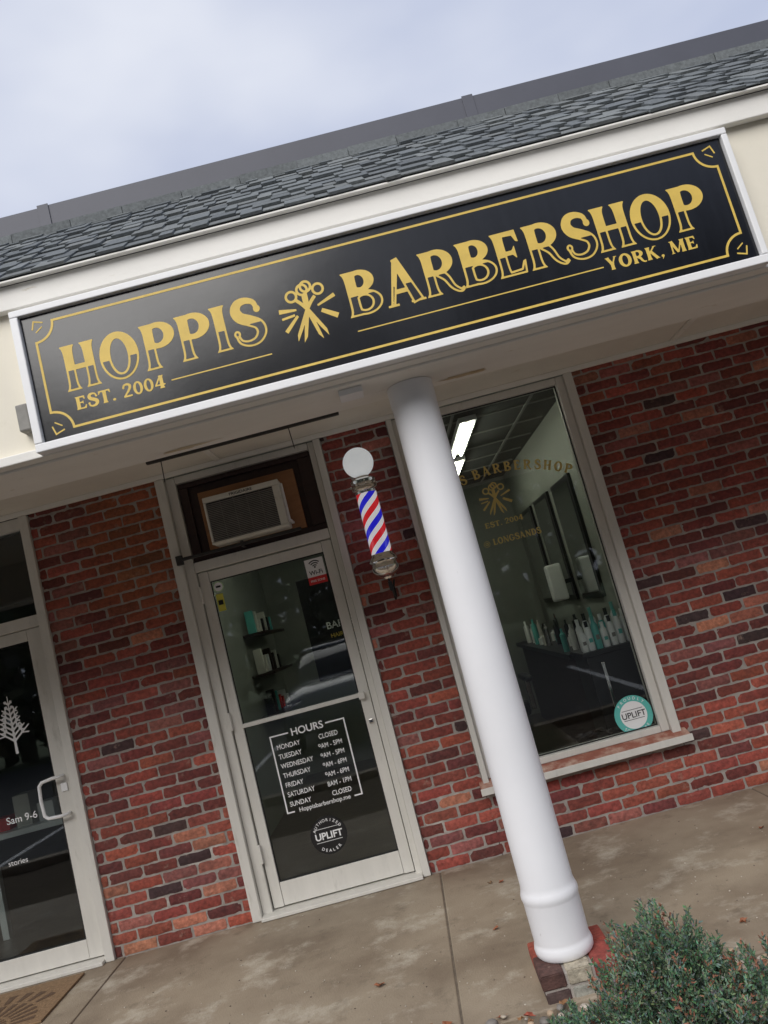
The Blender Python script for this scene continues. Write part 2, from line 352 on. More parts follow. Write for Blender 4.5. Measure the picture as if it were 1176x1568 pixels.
def patch(name,cx_,cy_,rx,ry,z,m):
    n=40; ph=U(0,9); vs=[]
    for i in range(n):
        a=2*math.pi*i/n; r=1+.5*noise.noise(Vector((math.cos(a)*2+ph,math.sin(a)*2,0)))+U(-.12,.12); vs.append((cx_+rx*r*math.cos(a),cy_+ry*r*math.sin(a),z))
    me=bpy.data.meshes.new(name); me.from_pydata(vs,[],[tuple(range(n-1,-1,-1))]); me.update(); obj(name,me,bld,[m])
patch('peeled_paint_1',.55,3.30,.10,.025,2.4505,'barewood'); patch('peeled_paint_2',-.72,3.30,.12,.02,2.4505,'barewood')
box('fascia_conduit_box',-1.262,-1.214,2.93,2.984,2.575,2.685,'acgrill',bld,bev=.006)
# roof slope
s=.80; ang=math.atan(s); e0=Vector((0,2.925,3.193)); du=Vector((0,math.cos(ang),math.sin(ang))); nn=Vector((0,-math.sin(ang),math.cos(ang)))
mb=MB()
def slab(mb,x0,x1,u0,u1,t0,t1,th,col):
    P=[]; sk=U(-.003,.003)
    for (u,lift) in((u0,t0),(u1,t1)):
        for q,x in enumerate((x0,x1)):
            for h in(lift,lift+th):
                p=e0+du*(u+(sk if q else -sk)*(u==u0))+nn*h; P.append((x,p.y,p.z))
    mb.add(P,[(1,3,7,5),(0,2,3,1),(0,1,5,4),(2,6,7,3),(4,5,7,6)],col)
LEN=1.12; nC=10; ex=LEN/nC
for c in range(nC):
    x=XL-.15-U(0,.2); hi=False
    while x<XR+.15:
        hi=not hi
        w=U(.05,.15); g=U(.85,1.12); t=U(.010,.014) if hi else U(.003,.006)
        bc=random.choice([(.145,.160,.166),(.130,.144,.152),(.165,.178,.180),(.115,.128,.137)])
        slab(mb,x,x+w-.002,c*ex+U(-.005,.005)-.008+(0 if hi else .008),(c+1)*ex+.05,.012,.003,t,tuple(v*g for v in bc)); x+=w
mb.make('roof_shingles',bld,['shingle'])
def prism(name,prof,x0,x1,m,parent):
    n=len(prof); vs=[(x0,y,z) for y,z in prof]+[(x1,y,z) for y,z in prof]
    fs=[tuple(range(n-1,-1,-1)),tuple(range(n,2*n))]+[(i,(i+1)%n,(i+1)%n+n,i+n) for i in range(n)]
    me=bpy.data.meshes.new(name); me.from_pydata(vs,[],fs); me.update(); return obj(name,me,parent,[m])
pt=e0+du*LEN
prism('roof_deck',[(2.95,3.189),(e0.y+.005,e0.z),(pt.y,pt.z),(pt.y+.1,pt.z),(4.0,3.189)],XL,XR,'coping',bld)
prism('drip_edge',[(2.914,3.186),(2.914,3.193),(2.94,3.205),(2.944,3.188)],XL-.1,XR+.1,'trimwood',bld)
mb=MB(); x=XL
while x<XR:
    w=U(.25,.33); g=U(.9,1.15); bxm(mb,x,min(x+w-.003,XR),pt.y-.06+U(-.004,.004),pt.y+.045,pt.z-.03,pt.z+.02+U(-.003,.003),(.15*g,.163*g,.167*g)); x+=w
mb.make('top_course_cap',bld,['shingle'])
xx=XL; i=0
while xx<XR:
    x1=min(xx+2.35,XR); box('parapet_coping_%d'%i,xx,x1-.004,3.852,3.99,3.80,4.098+U(-.004,.004),'coping',bld,bev=.004)
    box('coping_seam_%d'%i,x1-.03,x1+.03,3.846,3.851,3.80,4.104,'coping',bld,bev=.001); xx=x1;i+=1
box('flat_roof',XL,XR,3.995,12.0,3.7,3.95,'coping',bld)
box('side_wall_left',XL,XL+.2,5.06,12,0,3.69,'mortar',bld); box('side_wall_right',XR-.2,XR,5.06,12,0,3.69,'mortar',bld)
box('rear_wall',XL+.21,XR-.21,11.8,12,0,3.69,'mortar',bld); box('upper_front_wall',XL,XR,4.96,5.05,2.81,3.69,'iwall',bld)
# interior
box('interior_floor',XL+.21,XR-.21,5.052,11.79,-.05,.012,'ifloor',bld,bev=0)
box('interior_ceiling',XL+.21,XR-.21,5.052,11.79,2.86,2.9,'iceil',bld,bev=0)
box('partition_wall',-1.75,-1.55,5.06,9.4,.013,2.858,'iwall',bld)
box('partition_wall_right',1.64,1.74,5.06,9.4,.013,2.858,'iwall',bld)
box('back_partition',-5.7,5.7,9.42,9.5,.013,2.858,'iwall',bld)
mbt=MB()
for k in range(7): bxm(mbt,-1.5,1.6,5.3+k*.61,5.325+k*.61,2.848,2.857)
for k in range(5): bxm(mbt,-1.1+k*.61,-1.075+k*.61,5.1,9.4,2.842,2.8475)
mbt.make('ceiling_grid',bld,['tbar'])
F='frame'
def jamb(n,*a,**k): return box(n,*a,F,bld,**k)
jamb('door_jamb_left_outer',-1.31,-1.252,4.835,5.0,0.002,2.733)
jamb('door_jamb_left_inner',-1.250,-1.192,4.875,5.0,0.002,2.733)
jamb('door_jamb_right_inner',-.310,-.272,4.875,5.0,0.002,2.733)
jamb('door_jamb_right_outer',-.270,-.225,4.835,5.0,0.002,2.733)
jamb('transom_bar',-1.190,-.312,4.872,4.99,2.102,2.165)
jamb('door_head',-1.190,-.312,4.872,4.99,2.690,2.733)
box('door_threshold',-1.250,-.272,4.80,5.0,0.002,.022,'frame',bld)
jamb('door_stile_left',-1.185,-1.122,4.90,4.945,.03,2.095)
jamb('door_stile_right',-.380,-.316,4.90,4.945,.03,2.095)
jamb('door_rail_top',-1.120,-.382,4.902,4.943,2.030,2.093)
jamb('door_rail_bottom',-1.120,-.382,4.902,4.943,.032,.165)
jamb('door_push_bar',-1.120,-.382,4.885,4.93,1.098,1.122)
box('door_lock',-.362,-.335,4.885,4.899,.93,.957,'chrome',bld,bev=.006)
box('door_pull',-.385,-.345,4.862,4.884,1.085,1.13,F,bld,bev=.006)
box('door_glazing',-1.118,-.384,4.92,4.926,.167,2.028,'glassD',bld,bev=0)
def gasket(n,x0,x1,z0,z1,y,w=.006):
    g=MB(); 
    for a in((x0,x1,z0,z0+w),(x0,x1,z1-w,z1),(x0,x0+w,z0+w,z1-w),(x1-w,x1,z0+w,z1-w)): bxm(g,a[0],a[1],y,y+.008,a[2],a[3])
    g.make(n,bld,['rubber'])
gasket('door_gasket',-1.121,-.381,.166,2.029,4.911)
gasket('window_gasket',.291,1.339,.479,2.689,4.911)
gasket('shop_gasket',-3.097,-2.318,.141,1.959,4.904)
for i,z in enumerate((.3,1.1,1.9)): box('door_hinge_%d'%i,-1.196,-1.180,4.868,4.9,z,z+.11,'frame',bld,bev=.004)
box('transom_board',-1.188,-.314,4.93,4.95,2.168,2.688,'darkwood',bld)
for n,a in {'t':(-1.186,-.316,4.90,4.928,2.655,2.686),'b':(-1.186,-.316,4.90,4.928,2.170,2.205),'l':(-1.186,-1.13,4.90,4.928,2.207,2.653),'r':(-.40,-.316,4.90,4.928,2.207,2.653)}.items(): box('transom_surround_'+n,*a,'darkwood',bld)
box('plywood_panel',-1.072,-.44,4.895,4.926,2.208,2.60,'plywood',bld)
sb=grp('transom_security_bar',(-.85,4.8,2.2))
box('lower_bar',-1.262,-.47,4.805,4.83,2.188,2.208,'darkmetal',sb)
box('bracket_left',-1.275,-1.235,4.80,4.834,2.165,2.225,'darkmetal',sb); box('bracket_mid',-.86,-.84,4.80,4.87,2.18,2.215,'darkmetal',sb)
ab=grp('hanging_blade_track',(-.65,4.38,2.74))
box('track',-1.205,-.055,4.365,4.395,2.722,2.763,'darkmetal',ab)
rod('wire_1',[(-1.12,4.38,2.73),(-1.13,4.40,2.60)],.003,'darkmetal',ab); rod('wire_2',[(-.36,4.38,2.73),(-.355,4.40,2.60)],.003,'darkmetal',ab)
# ---- AC
ac=grp('air_conditioner',(-.78,4.8,2.4))
x0,x1,z0,z1=-1.012,-.53,2.222,2.520
box('casing',x0,x1,4.735,4.893,z0,z1,'acbody',ac,bev=.008)
for n,a in {'top':(x0,x1,z1-.034,z1),'bot':(x0,x1,z0,z0+.014),'l':(x0,x0+.014,z0+.015,z1-.035),'r':(x1-.045,x1,z0+.015,z1-.035)}.items(): box('bezel_'+n,a[0],a[1],4.712,4.734,a[2],a[3],'acbody',ac,bev=.004)
mg=MB()
bxm(mg,x0+.015,x1-.046,4.728,4.7335,z0+.015,z1-.035,mi=1)
nz=22
for k in range(nz):
    z=z0+.018+(z1-.04-z0-.018)*k/nz; bxm(mg,x0+.016,x1-.047,4.716,4.727,z,z+.0045)
for k in range(1,5):
    x=x0+.02+(x1-x0-.067)*k/5; bxm(mg,x,x+.003,4.714,4.7155,z0+.018,z1-.036)
mg.make('louvres',ac,['acgrill','black'])
text('maker_label','FRIGIDAIRE',-.77,z1-.026,4.7105,.024,'black',ac,'CENTER',.0004,sx=1.2)
box('side_bracket',x1+.002,x1+.022,4.76,4.89,2.25,2.262,'white',ac); box('side_flange',x1+.001,x1+.014,4.77,4.79,2.25,2.50,'white',ac)
# ---- shop window
jamb('window_post_left',.215,.250,4.835,4.99,.40,2.733); jamb('window_post_left_in',.252,.290,4.87,4.98,.44,2.733)
jamb('window_post_right',1.392,1.445,4.835,4.99,.40,2.733); jamb('window_post_right_in',1.340,1.390,4.87,4.98,.44,2.733)
jamb('window_head',.292,1.338,4.868,4.98,2.69,2.732); jamb('window_bottom_rail',.292,1.338,4.868,4.98,.44,.478)
box('window_glazing',.291,1.339,4.92,4.928,.479,2.689,'glassW',bld,bev=0)
M['sill']=mat('worn_brick_sill',(.34,.12,.08),.8,var=.3,vs=9,c2=(.50,.38,.30),lo=.45,hi=.7,bump=.5)
prism('window_sill',[(4.775,.385),(4.775,.405),(4.867,.438),(4.99,.438),(4.99,.385)],.19,1.475,'sill',bld)
box('sill_front_trim',.185,1.48,4.762,4.774,.372,.412,F,bld)
# ---- neighbouring shop front
jamb('shop_jamb_right',-2.205,-2.150,4.84,4.99,.002,2.733)
jamb('shop_door_stile_r',-2.315,-2.209,4.895,4.94,.03,2.03)
jamb('shop_door_stile_l',-3.20,-3.10,4.895,4.94,.03,2.03); jamb('shop_door_rail_bottom',-3.098,-2.317,4.897,4.938,.03,.14); jamb('shop_door_rail_top',-3.098,-2.317,4.897,4.938,1.96,2.03)
jamb('shop_transom_bar',-4.5,-2.207,4.86,4.985,2.034,2.105); jamb('shop_head',-4.5,-2.207,4.86,4.985,2.66,2.733)
jamb('shop_mullion',-3.26,-3.205,4.858,4.988,.002,2.033); jamb('shop_sill',-4.5,-3.262,4.86,4.985,.1,.16); box('shop_stall_riser',-4.5,-3.262,4.88,4.985,0,.099,F,bld)
box('shop_threshold',-3.2,-2.207,4.80,5.0,.002,.022,F,bld)
box('shop_door_glazing',-3.099,-2.316,4.915,4.92,.141,1.959,'glassD',bld,bev=0); box('shop_transom_glazing',-4.49,-2.21,4.915,4.92,2.106,2.659,'glassD',bld,bev=0); box('shop_side_glazing',-4.49,-3.262,4.915,4.92,.161,2.033,'glassD',bld,bev=0)
ph=grp('door_pull_handle',(-2.34,4.85,1))
rod('grip',[(-2.262,4.89,1.105),(-2.262,4.845,1.105),(-2.30,4.83,1.108),(-2.365,4.825,1.10),(-2.385,4.825,1.08),(-2.39,4.825,1.0),(-2.385,4.825,.905),(-2.365,4.825,.885),(-2.30,4.83,.88),(-2.262,4.845,.88),(-2.262,4.89,.88)],.0105,'white',ph)
box('lock_plate',-2.285,-2.245,4.885,4.894,1.01,1.06,'white',ph,bev=.008)
td=grp('winter_tree_decal',(-2.6,4.91,1.4))
mb=MB(); 
for tx,tz,th_ in ((-2.52,1.30,.36),(-2.78,1.12,.52)):
    fs=[ln((0,0),(0,1),.05,.015)]
    for k in range(8):
        z=.22+k*.09; l=.27*(1-k/10.)*U(.7,1.1)
        for sgn in(-1,1):
            l2=l*U(.75,1.15); fs.append(ln((0,z),(sgn*l2,z+l2*.8),.035,.02)); fs.append(ln((sgn*l2*.5,z+l2*.4),(sgn*l2*.95,z+l2*.35),.025,.02)); fs.append(ln((sgn*l2*.5,z+l2*.4),(sgn*l2*.55,z+l2*.95),.025,.02))
    fill_sdf(mb,un(*fs),-.45,.45,0,1.05,60,70,lambda a,b:(tx+a*th_,4.912,tz+b*th_))
mb.make('tree_vinyl',td,['vinyl'])
text('shop_hours_text','Sam 9-6',-2.665,.90,4.912,.06,'vinyl',td,bold=.0004); text('shop_small_text','stories',-2.70,.66,4.912,.045,'vinyl',td)
# ================================================================= SHOP SIGN
sg=grp('shop_sign',(.27,2.95,2.76))
SY=2.93
box('sign_panel',-1.172,1.724,SY,SY+.045,2.503,3.028,'panel',sg,bev=.001)
for n,a in {'top':(-1.206,1.750,3.029,3.057),'bottom':(-1.206,1.750,2.468,2.502),'left':(-1.206,-1.173,2.503,3.028),'right':(1.725,1.750,2.503,3.028)}.items():
    box('sign_frame_'+n,a[0],a[1],SY-.022,SY+.05,a[2],a[3],'white',sg,bev=.004)
mb=MB(); y1=SY-.0012; y2=SY-.0020; H=.188; ZB=2.682
mb2=MB()
def big(c,x,w,zb=ZB,h=H,split=.44,t=.045):
    f,gw=G[c]; k=w/gw
    fill_sdf(mb,f,-.08,gw+.1,-.06,1.08,64,72,lambda a,b:(x+a*k,y1,zb+b*h))
    g=lambda X,Y:np.maximum(f(X,Y)+t,Y-split)
    fill_sdf(mb2,g,-.08,gw+.1,-.06,1.08,64,72,lambda a,b:(x+a*k,y2,zb+b*h))
for c,x,w in (('H',-1.042,.134),('O',-.893,.152),('P',-.722,.136),('P',-.578,.136),('I',-.436,.064),('S',-.358,.126)): big(c,x,w)
BX=[.104,.260,.420,.573,.718,.848,1.003,1.130,1.283,1.450]
for c,x,w in zip('BARBERSHOP',BX,[.144,.154,.154,.144,.120,.154,.120,.144,.154,.138]): big(c,x,w)
mb.make('lettering_gold',sg,['gold']); mb2.make('lettering_inset',sg,['inset'])
mb=MB(); word(mb,'EST. 2004',-1.024,2.601,.053,y1,total=.361,res=30); word(mb,'YORK, ME',1.134,2.603,.053,y1,total=.37,res=30); mb.make('small_lettering',sg,['gold'])
def ribbon(mb,P,w,y,closed=True):
    n=len(P); L_=[];R_=[]
    for i in range(n):
        a=np.array(P[i-1] if closed or i>0 else P[i]);b=np.array(P[i]);c=np.array(P[(i+1)%n] if closed or i<n-1 else P[i])
        d1=b-a; d2=c-b
        d1=d1/(np.linalg.norm(d1)+1e-12) if np.linalg.norm(d1)>1e-9 else d2/np.linalg.norm(d2); d2=d2/(np.linalg.norm(d2)+1e-12) if np.linalg.norm(d2)>1e-9 else d1
        nn_=np.array([-(d1+d2)[1],(d1+d2)[0]]); nn_/=np.linalg.norm(nn_); cs=max(.5,nn_@np.array([-d1[1],d1[0]])); q=nn_*w/2/cs
        L_.append(b+q);R_.append(b-q)
    for i in range(n if closed else n-1):
        k=(i+1)%n; mb.add([(L_[i][0],y,L_[i][1]),(L_[k][0],y,L_[k][1]),(R_[k][0],y,R_[k][1]),(R_[i][0],y,R_[i][1])],[(3,2,1,0)])
bx0,bx1,bz0,bz1=-1.126,1.682,2.540,2.990; R=.078; P=[]
def arc(cx,cz,a0,a1,n=10): return [(cx+R*math.cos(math.radians(a0+(a1-a0)*i/n)),cz+R*math.sin(math.radians(a0+(a1-a0)*i/n))) for i in range(n+1)]
P+= [(bx0+R+.012,bz0)]+arc(bx0,bz0,0,90)+[(bx0,bz0+R+.012)]
P+= [(bx0,bz1-R-.012)]+arc(bx0,bz1,-90,0)+[(bx0+R+.012,bz1)]
P+= [(bx1-R-.012,bz1)]+arc(bx1,bz1,180,270)+[(bx1,bz1-R-.012)]
P+= [(bx1,bz0+R+.012)]+arc(bx1,bz0,90,180)+[(bx1-R-.012,bz0)]
mb=MB(); ribbon(mb,P,.0095,y1)
for sx_,sz_,cx,cz in((1,-1,bx0,bz1),(-1,-1,bx1,bz1),(1,1,bx0,bz0),(-1,1,bx1,bz0)):
    ribbon(mb,[(cx-sx_*.006,cz-sz_*.008+sz_*.03),(cx+sx_*.004,cz-sz_*.012),(cx+sx_*.040,cz-sz_*.0)],.006,y1,False)
    ribbon(mb,[(cx+sx_*.006,cz+sz_*.036),(cx+sx_*.034,cz+sz_*.016)],.005,y1,False)
ribbon(mb,[(-.638,2.623),(-.231,2.623)],.005,y1,False); ribbon(mb,[(.118,2.623),(1.121,2.623)],.005,y1,False)
mb.make('border_lines',sg,['gold'])
def scissors(a,px=.42,pz=.50,L1=.5,L2=.30):
    ca,sa=math.cos(a),math.sin(a); T=lambda u,v:(px+u*ca-v*sa,pz+u*sa+v*ca)
    F_=[]
    for sg_ in(-1,1):
        F_.append(sd_poly([T(-.025*sg_,.02),T(.03*sg_,.0),T(.075*sg_,-.40),T(.045*sg_,-L1),T(.01*sg_,-.3)]))
        F_.append(stroke([T(0,0),T(-.03*sg_,.12),T(-.07*sg_,.22)],lambda t:.05))
        c=T(-.095*sg_,L2); F_.append(sub(ell(c[0],c[1],.095,.095),ell(c[0],c[1],.058,.058)))
    return F_
logo=un(*scissors(.36,pz=.50,L2=.29),*scissors(-.42,pz=.50,L2=.33),ln((.0,.56),(.26,.53),.07,.03),ln((.02,.44),(.22,.46),.035),ln((.58,.52),(.86,.62),.03,.06),ln((.62,.44),(.84,.30),.06,.08),ln((.26,.44),(.04,.24),.04,.06))
mb=MB(); fill_sdf(mb,logo,-.1,.95,-.05,1.0,120,120,lambda a,b:(-.165+a*.268,y1,2.625+b*.278)); mb.make('scissors_emblem',sg,['gold'])
# ================================================================= BARBER POLE
px,py=-.022,4.70
bp=grp('barber_pole',(px,py,2.1))
def LT(n,prof,m): 
    o=lathe(n,prof,px,py,m,None); setp(o,bp); return o
R_=.095; zc=2.484
LT('globe',[(max(R_*math.cos(a),.0001),zc+R_*math.sin(a)) for a in np.linspace(-math.pi/2*.82,math.pi/2,28)],'globe')
LT('top_cap',[(.0001,2.40),(.040,2.40),(.044,2.392),(.040,2.386),(.072,2.378),(.080,2.368),(.078,2.352),(.070,2.346),(.072,2.336),(.081,2.328),(.081,2.312),(.074,2.304),(.068,2.300),(.066,2.285),(.0001,2.285)],'chrome')
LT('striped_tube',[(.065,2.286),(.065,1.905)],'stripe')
LT('bottom_cap',[(.0001,1.906),(.068,1.906),(.072,1.893),(.080,1.886),(.086,1.870),(.086,1.856),(.077,1.846),(.079,1.834),(.087,1.822),(.085,1.806),(.072,1.786),(.050,1.770),(.030,1.760),(.024,1.748),(.0001,1.744)],'chrome')
for i in range(8):
    a=i*math.pi/4+.2
    for zz in (2.34,1.862):
        bm=bmesh.new(); bmesh.ops.create_uvsphere(bm,u_segments=10,v_segments=6,radius=.008); bm.transform(Matrix.Translation((px+.081*math.cos(a),py+.081*math.sin(a),zz))); me=bpy.data.meshes.new('rivet'); bm.to_mesh(me); bm.free(); obj('rivet',me,bp,['chrome'],True)
box('bracket_top',px-.03,px+.03,py+.06,4.845,2.325,2.365,'chrome',bp,bev=.006); box('bracket_bottom',px-.03,px+.03,py+.06,4.845,1.84,1.875,'chrome',bp,bev=.006)
box('backplate_top',px-.05,px+.05,4.846,4.857,2.28,2.41,'chrome',bp,bev=.003);box('backplate_bottom',px-.05,px+.05,4.846,4.857,1.79,1.92,'chrome',bp,bev=.003)
rod('power_cord',[(px,py,1.75),(px+.004,py,1.70),(px+.01,py+.02,1.66),(px+.012,py+.04,1.62),(px+.02,py+.08,1.64),(px+.018,py+.12,1.70),(px+.03,py+.145,1.74)],.007,'black',bp)
rod('plug',[(px+.002,py,1.73),(px+.004,py+.01,1.675)],.013,'black',bp)
# ================================================================= COLUMN
cx,cy=.283,3.25
pcg=grp('porch_column',(cx,cy,0))
o=lathe('shaft',[(.0001,.10),(.108,.10),(.114,.108),(.116,.126),(.112,.143),(.109,.150),(.109,.158),(.1105,.30),(.1115,.306),(.1145,.316),(.1145,.330),(.1105,.342),(.108,.350),(.1055,.365),(.1045,.9),(.102,1.6),(.098,2.36),(.100,2.37),(.100,2.4505)],cx,cy,'column',None,n=64); setp(o,pcg)
mb=MB()
for (a,b,c,d) in [(.150,.242,3.085,3.26),(.252,.345,3.085,3.26),(.355,.452,3.085,3.26),(.150,.345,3.27,3.40),(.355,.452,3.27,3.40)]:
    col=random.choice([(.34,.085,.055),(.28,.07,.05),(.30,.09,.06)]) 
    if a>.24 and b<.355: col=(.40,.34,.27)
    if a<.2 and c<3.2: col=(.11,.05,.045)
    bm=bmesh.new(); bmesh.ops.create_cube(bm,size=1)
    for v in bm.verts: v.co=Vector((v.co.x*(b-a),v.co.y*(d-c),v.co.z*.052))
    bmesh.ops.bevel(bm,geom=bm.edges[:],offset=.004,segments=2,affect='EDGES')
    for zz in (.071,.010):
        mb.add([(v.co.x+(a+b)/2+U(-.001,.001)+(.0 if zz>.05 else .006),v.co.y+(c+d)/2+U(-.001,.001),v.co.z+zz) for v in bm.verts],[[v.index for v in f.verts] for f in bm.faces],tuple(k*U(.8,1.2) for k in col))
    bm.free()
mb.make('plinth_bricks',pcg,['brick']); box('plinth_mortar',.156,.446,3.091,3.394,-.06,.089,'mortar',pcg)
# ================================================================= GLASS GRAPHICS
hd=grp('hours_decal',(-.75,4.918,.77)); gy=4.9185
mb=MB(); hx0,hx1,hz0,hz1=-.980,-.512,.537,1.006
ribbon(mb,[(-.865,hz1-.006),(hx0,hz1-.006),(hx0,hz0),(-.935,hz0)],.0085,gy,False)
ribbon(mb,[(-.628,hz1-.006),(hx1,hz1-.006),(hx1,hz0),(-.560,hz0)],.0085,gy,False)
mb.make('box_outline',hd,['vinyl'])
text('hours_title','HOURS',-.746,.978,gy-.0005,.062,'vinyl',hd,'CENTER',.0010)
for i,(d_,h_) in enumerate([('MONDAY','CLOSED'),('TUESDAY','9AM - 5PM'),('WEDNESDAY','9AM - 5PM'),('THURSDAY','9AM - 6PM'),('FRIDAY','9AM - 6PM'),('SATURDAY','8AM - 1PM'),('SUNDAY','CLOSED')]):
    z=.915-i*.0575
    text('day_%d'%i,d_,-.955,z,gy,.041,'vinyl',hd,'LEFT',.0004,sx=.82); text('time_%d'%i,h_,-.628,z,gy,.041,'vinyl',hd,'CENTER',.0004,sx=.80)
text('web_address','Hoppisbarbershop.me',-.746,.528,gy,.038,'vinyl',hd,'CENTER',.0003,sx=.95)
ud=grp('round_dealer_decal',(-.77,4.918,.37))
disc('ring',-.768,.355,gy,.112,'black',ud); 
text('label','UPLIFT',-.768,.335,gy-.001,.056,'vinyl',ud,'CENTER',.0015); 
def arctext(s,cx,cz,r,a0,da,y,size,m,par,inv=False):
    for i,ch in enumerate(s):
        a=math.radians(a0+da*i); 
        text('arc_letter',ch,cx+r*math.cos(a),cz+r*math.sin(a),y,size,m,par,'CENTER',.0003,rot=(-(a-math.pi/2) if not inv else -(a+math.pi/2)))
arctext('AUTHORIZED',-.768,.355,.080,155,-14,gy-.001,.024,'vinyl',ud); arctext('DEALER',-.768,.355,.098,235,14,gy-.001,.024,'vinyl',ud,True)
rm=MB(); ribbon(rm,[(-.85,.398),(-.69,.398)],.003,gy-.001,False); ribbon(rm,[(-.85,.32),(-.69,.32)],.003,gy-.001,False); rm.make('rules',ud,['vinyl'])
wd=grp('wifi_sticker',(-.455,4.918,1.92))
box('sticker_white',-.515,-.396,4.9165,4.9185,1.890,2.005,'vinyl',wd,bev=0); box('sticker_red',-.515,-.396,4.9165,4.9185,1.842,1.8895,'red',wd,bev=0)
mb=MB()
for r in(.018,.032,.046):
    P=[(-.456+r*math.cos(math.radians(a)),1.945+r*math.sin(math.radians(a))) for a in range(45,136,9)]; ribbon(mb,P,.007,4.9155,False)
mb.make('wifi_arcs',wd,['black']); disc('wifi_dot',-.456,1.950,4.9155,.006,'black',wd); text('wifi_label','Wi-Fi',-.456,1.903,4.9155,.038,'black',wd,'CENTER',.0006); text('wifi_zone','FREE ZONE',-.456,1.858,4.9155,.018,'vinyl',wd,'CENTER',.0003)
rs=grp('small_round_sticker',(-1.08,4.918,1.98)); disc('round_badge',-1.08,1.985,gy-.001,.028,'vinyl',rs)
M['yellow']=mat('yellow_vinyl',(.65,.6,.08),.5); M['pgreen']=mat('pale_green_vinyl',(.45,.62,.35),.5)
disc('green_rim',-1.08,1.985,gy,.034,'pgreen',rs); box('badge_text',-1.095,-1.065,gy-.0025,gy-.0015,1.980,1.992,'black',rs,bev=0)
ys_=grp('yellow_sticker',(-1.075,4.918,1.88)); box('sticker_upper',-1.108,-1.062,4.917,4.9185,1.83,1.94,'yellow',ys_,bev=0); box('sticker_text',-1.100,-1.070,4.9155,4.9165,1.87,1.90,'black',ys_,bev=0)
us=grp('round_sold_here_sticker',(1.215,4.918,.575))
disc('ring_teal',1.217,.570,4.9185,.118,'teal',us); disc('centre_white',1.217,.570,4.9175,.083,'vinyl',us); text('label','UPLIFT',1.217,.555,4.9165,.050,'black',us,'CENTER',.0006)
arctext('PROUDLY',1.217,.570,.093,138,-16,4.9165,.024,'vinyl',us); arctext('SOLD HERE',1.217,.570,.108,225,11,4.9165,.022,'vinyl',us,True)
rm=MB(); ribbon(rm,[(1.15,.603),(1.28,.603)],.003,4.9165,False); ribbon(rm,[(1.15,.545),(1.28,.545)],.003,4.9165,False); rm.make('rules',us,['black'])
wl=grp('window_lettering',(.8,4.918,2.05)); mb=MB(); yy=4.9185
s_='HOPPIS BARBERSHOP'; Wt=sum(G[c][1]+.12 if c!=' ' else .4 for c in s_)
Rr=.95; hh=.062; cxw,czw=.800,2.235-Rr; cxp=0
for c in s_:
    if c==' ': cxp+=.4; continue
    f,gw=G[c]; mid=(cxp+gw/2-Wt/2)*hh*1.18/Rr; a=math.pi/2-mid
    def tf(u,v,a=a,gw=gw):
        du_=(u-gw/2)*hh; dv=v*hh; return (cxw+math.cos(a)*(Rr+dv)+math.sin(a)*du_,yy,czw+math.sin(a)*(Rr+dv)-math.cos(a)*du_)
    fill_sdf(mb,f,-.08,gw+.08,-.18,1.08,int(26*(gw+.16)),33,tf); cxp+=gw+.12
word(mb,'EST. 2004',.655,1.905,.034,yy,total=.25); word(mb,'@ LONGSANDS',.615,1.792,.040,yy,total=.375)
fill_sdf(mb,logo,-.1,.95,-.05,1.0,90,90,lambda a,b:(.665+a*.24,yy,1.965+b*.235))
M['goldw']=mat('dull_gold_vinyl',(.60,.46,.15),.5,var=.15,vs=12); mb.make('gold_lettering',wl,['goldw'])
# ================================================================= INTERIOR OBJECTS
def fixture(name,x,y0,y1):
    g=grp(name,(x,(y0+y1)/2,2.8)); box('housing',x-.07,x+.07,y0,y1,2.80,2.841,'white',g)
    for s_ in(-.035,.035): rod('tube',[(x+s_,y0+.03,2.785),(x+s_,y1-.03,2.785)],.014,'tube',g,res=0)
fixture('fluorescent_light',.86,5.75,7.0); fixture('fluorescent_light.001',.90,7.3,8.5); fixture('added_unseen_light',-.75,5.9,7.1)  # last fixture is added out of view to light the side wall and poster
cb=grp('display_cabinet',(1.4,5.5,.5))
box('cabinet_body',1.12,1.63,5.32,5.70,.013,.93,'black',cb,bev=.006); box('cabinet_top',1.10,1.635,5.30,5.72,.931,.96,'black',cb,bev=.004); box('cabinet_handle',1.20,1.222,5.28,5.30,.58,.88,'chrome',cb)
bt=grp('hair_product_bottles',(1.4,5.45,1.0))
for i in range(17):
    row=i//9; bx_=1.14+(i%9)*.052+U(-.004,.004)+row*.02; by_=5.36+row*.10; h=.17+.03*(i%3)+row*.05
    o=lathe('bottle',[(.0001,.961),(.022,.961),(.024,.966),(.024,.961+h*.7),(.012,.961+h*.8),(.010,.961+h*.82)],bx_,by_,('bottle','bottle','teal','bottle','bottle')[i%5],None,n=16); setp(o,bt)
    o=lathe('cap',[(.012,.961+h*.8),(.013,.961+h),(.0001,.961+h)],bx_,by_,('bottle','black','teal')[i%3],None,n=12); setp(o,bt)
    box('label_band',bx_-.012,bx_+.012,by_-.0258,by_-.0246,.961+h*.28,.961+h*.42,'teal' if i%2 else 'acgrill',bt,bev=0) 
ct=grp('styling_counter',(1.4,7.2,.8)); box('counter_top',1.20,1.635,6.3,9.2,.84,.88,'black',ct); box('counter_base',1.25,1.635,6.35,9.15,.013,.839,'darkwood',ct)
for i in range(3): 
    a=6.35+i*.95; mg_=grp('wall_mirror'+('' if i==0 else '.%03d'%i),(1.63,a+.35,1.7)); box('mirror_frame',1.612,1.638,a,a+.72,1.25,2.3,'black',mg_); box('mirror_glass',1.604,1.6115,a+.05,a+.67,1.30,2.25,'mirror',mg_,bev=0)
cl=grp('counter_bottles',(1.4,7.2,.95))
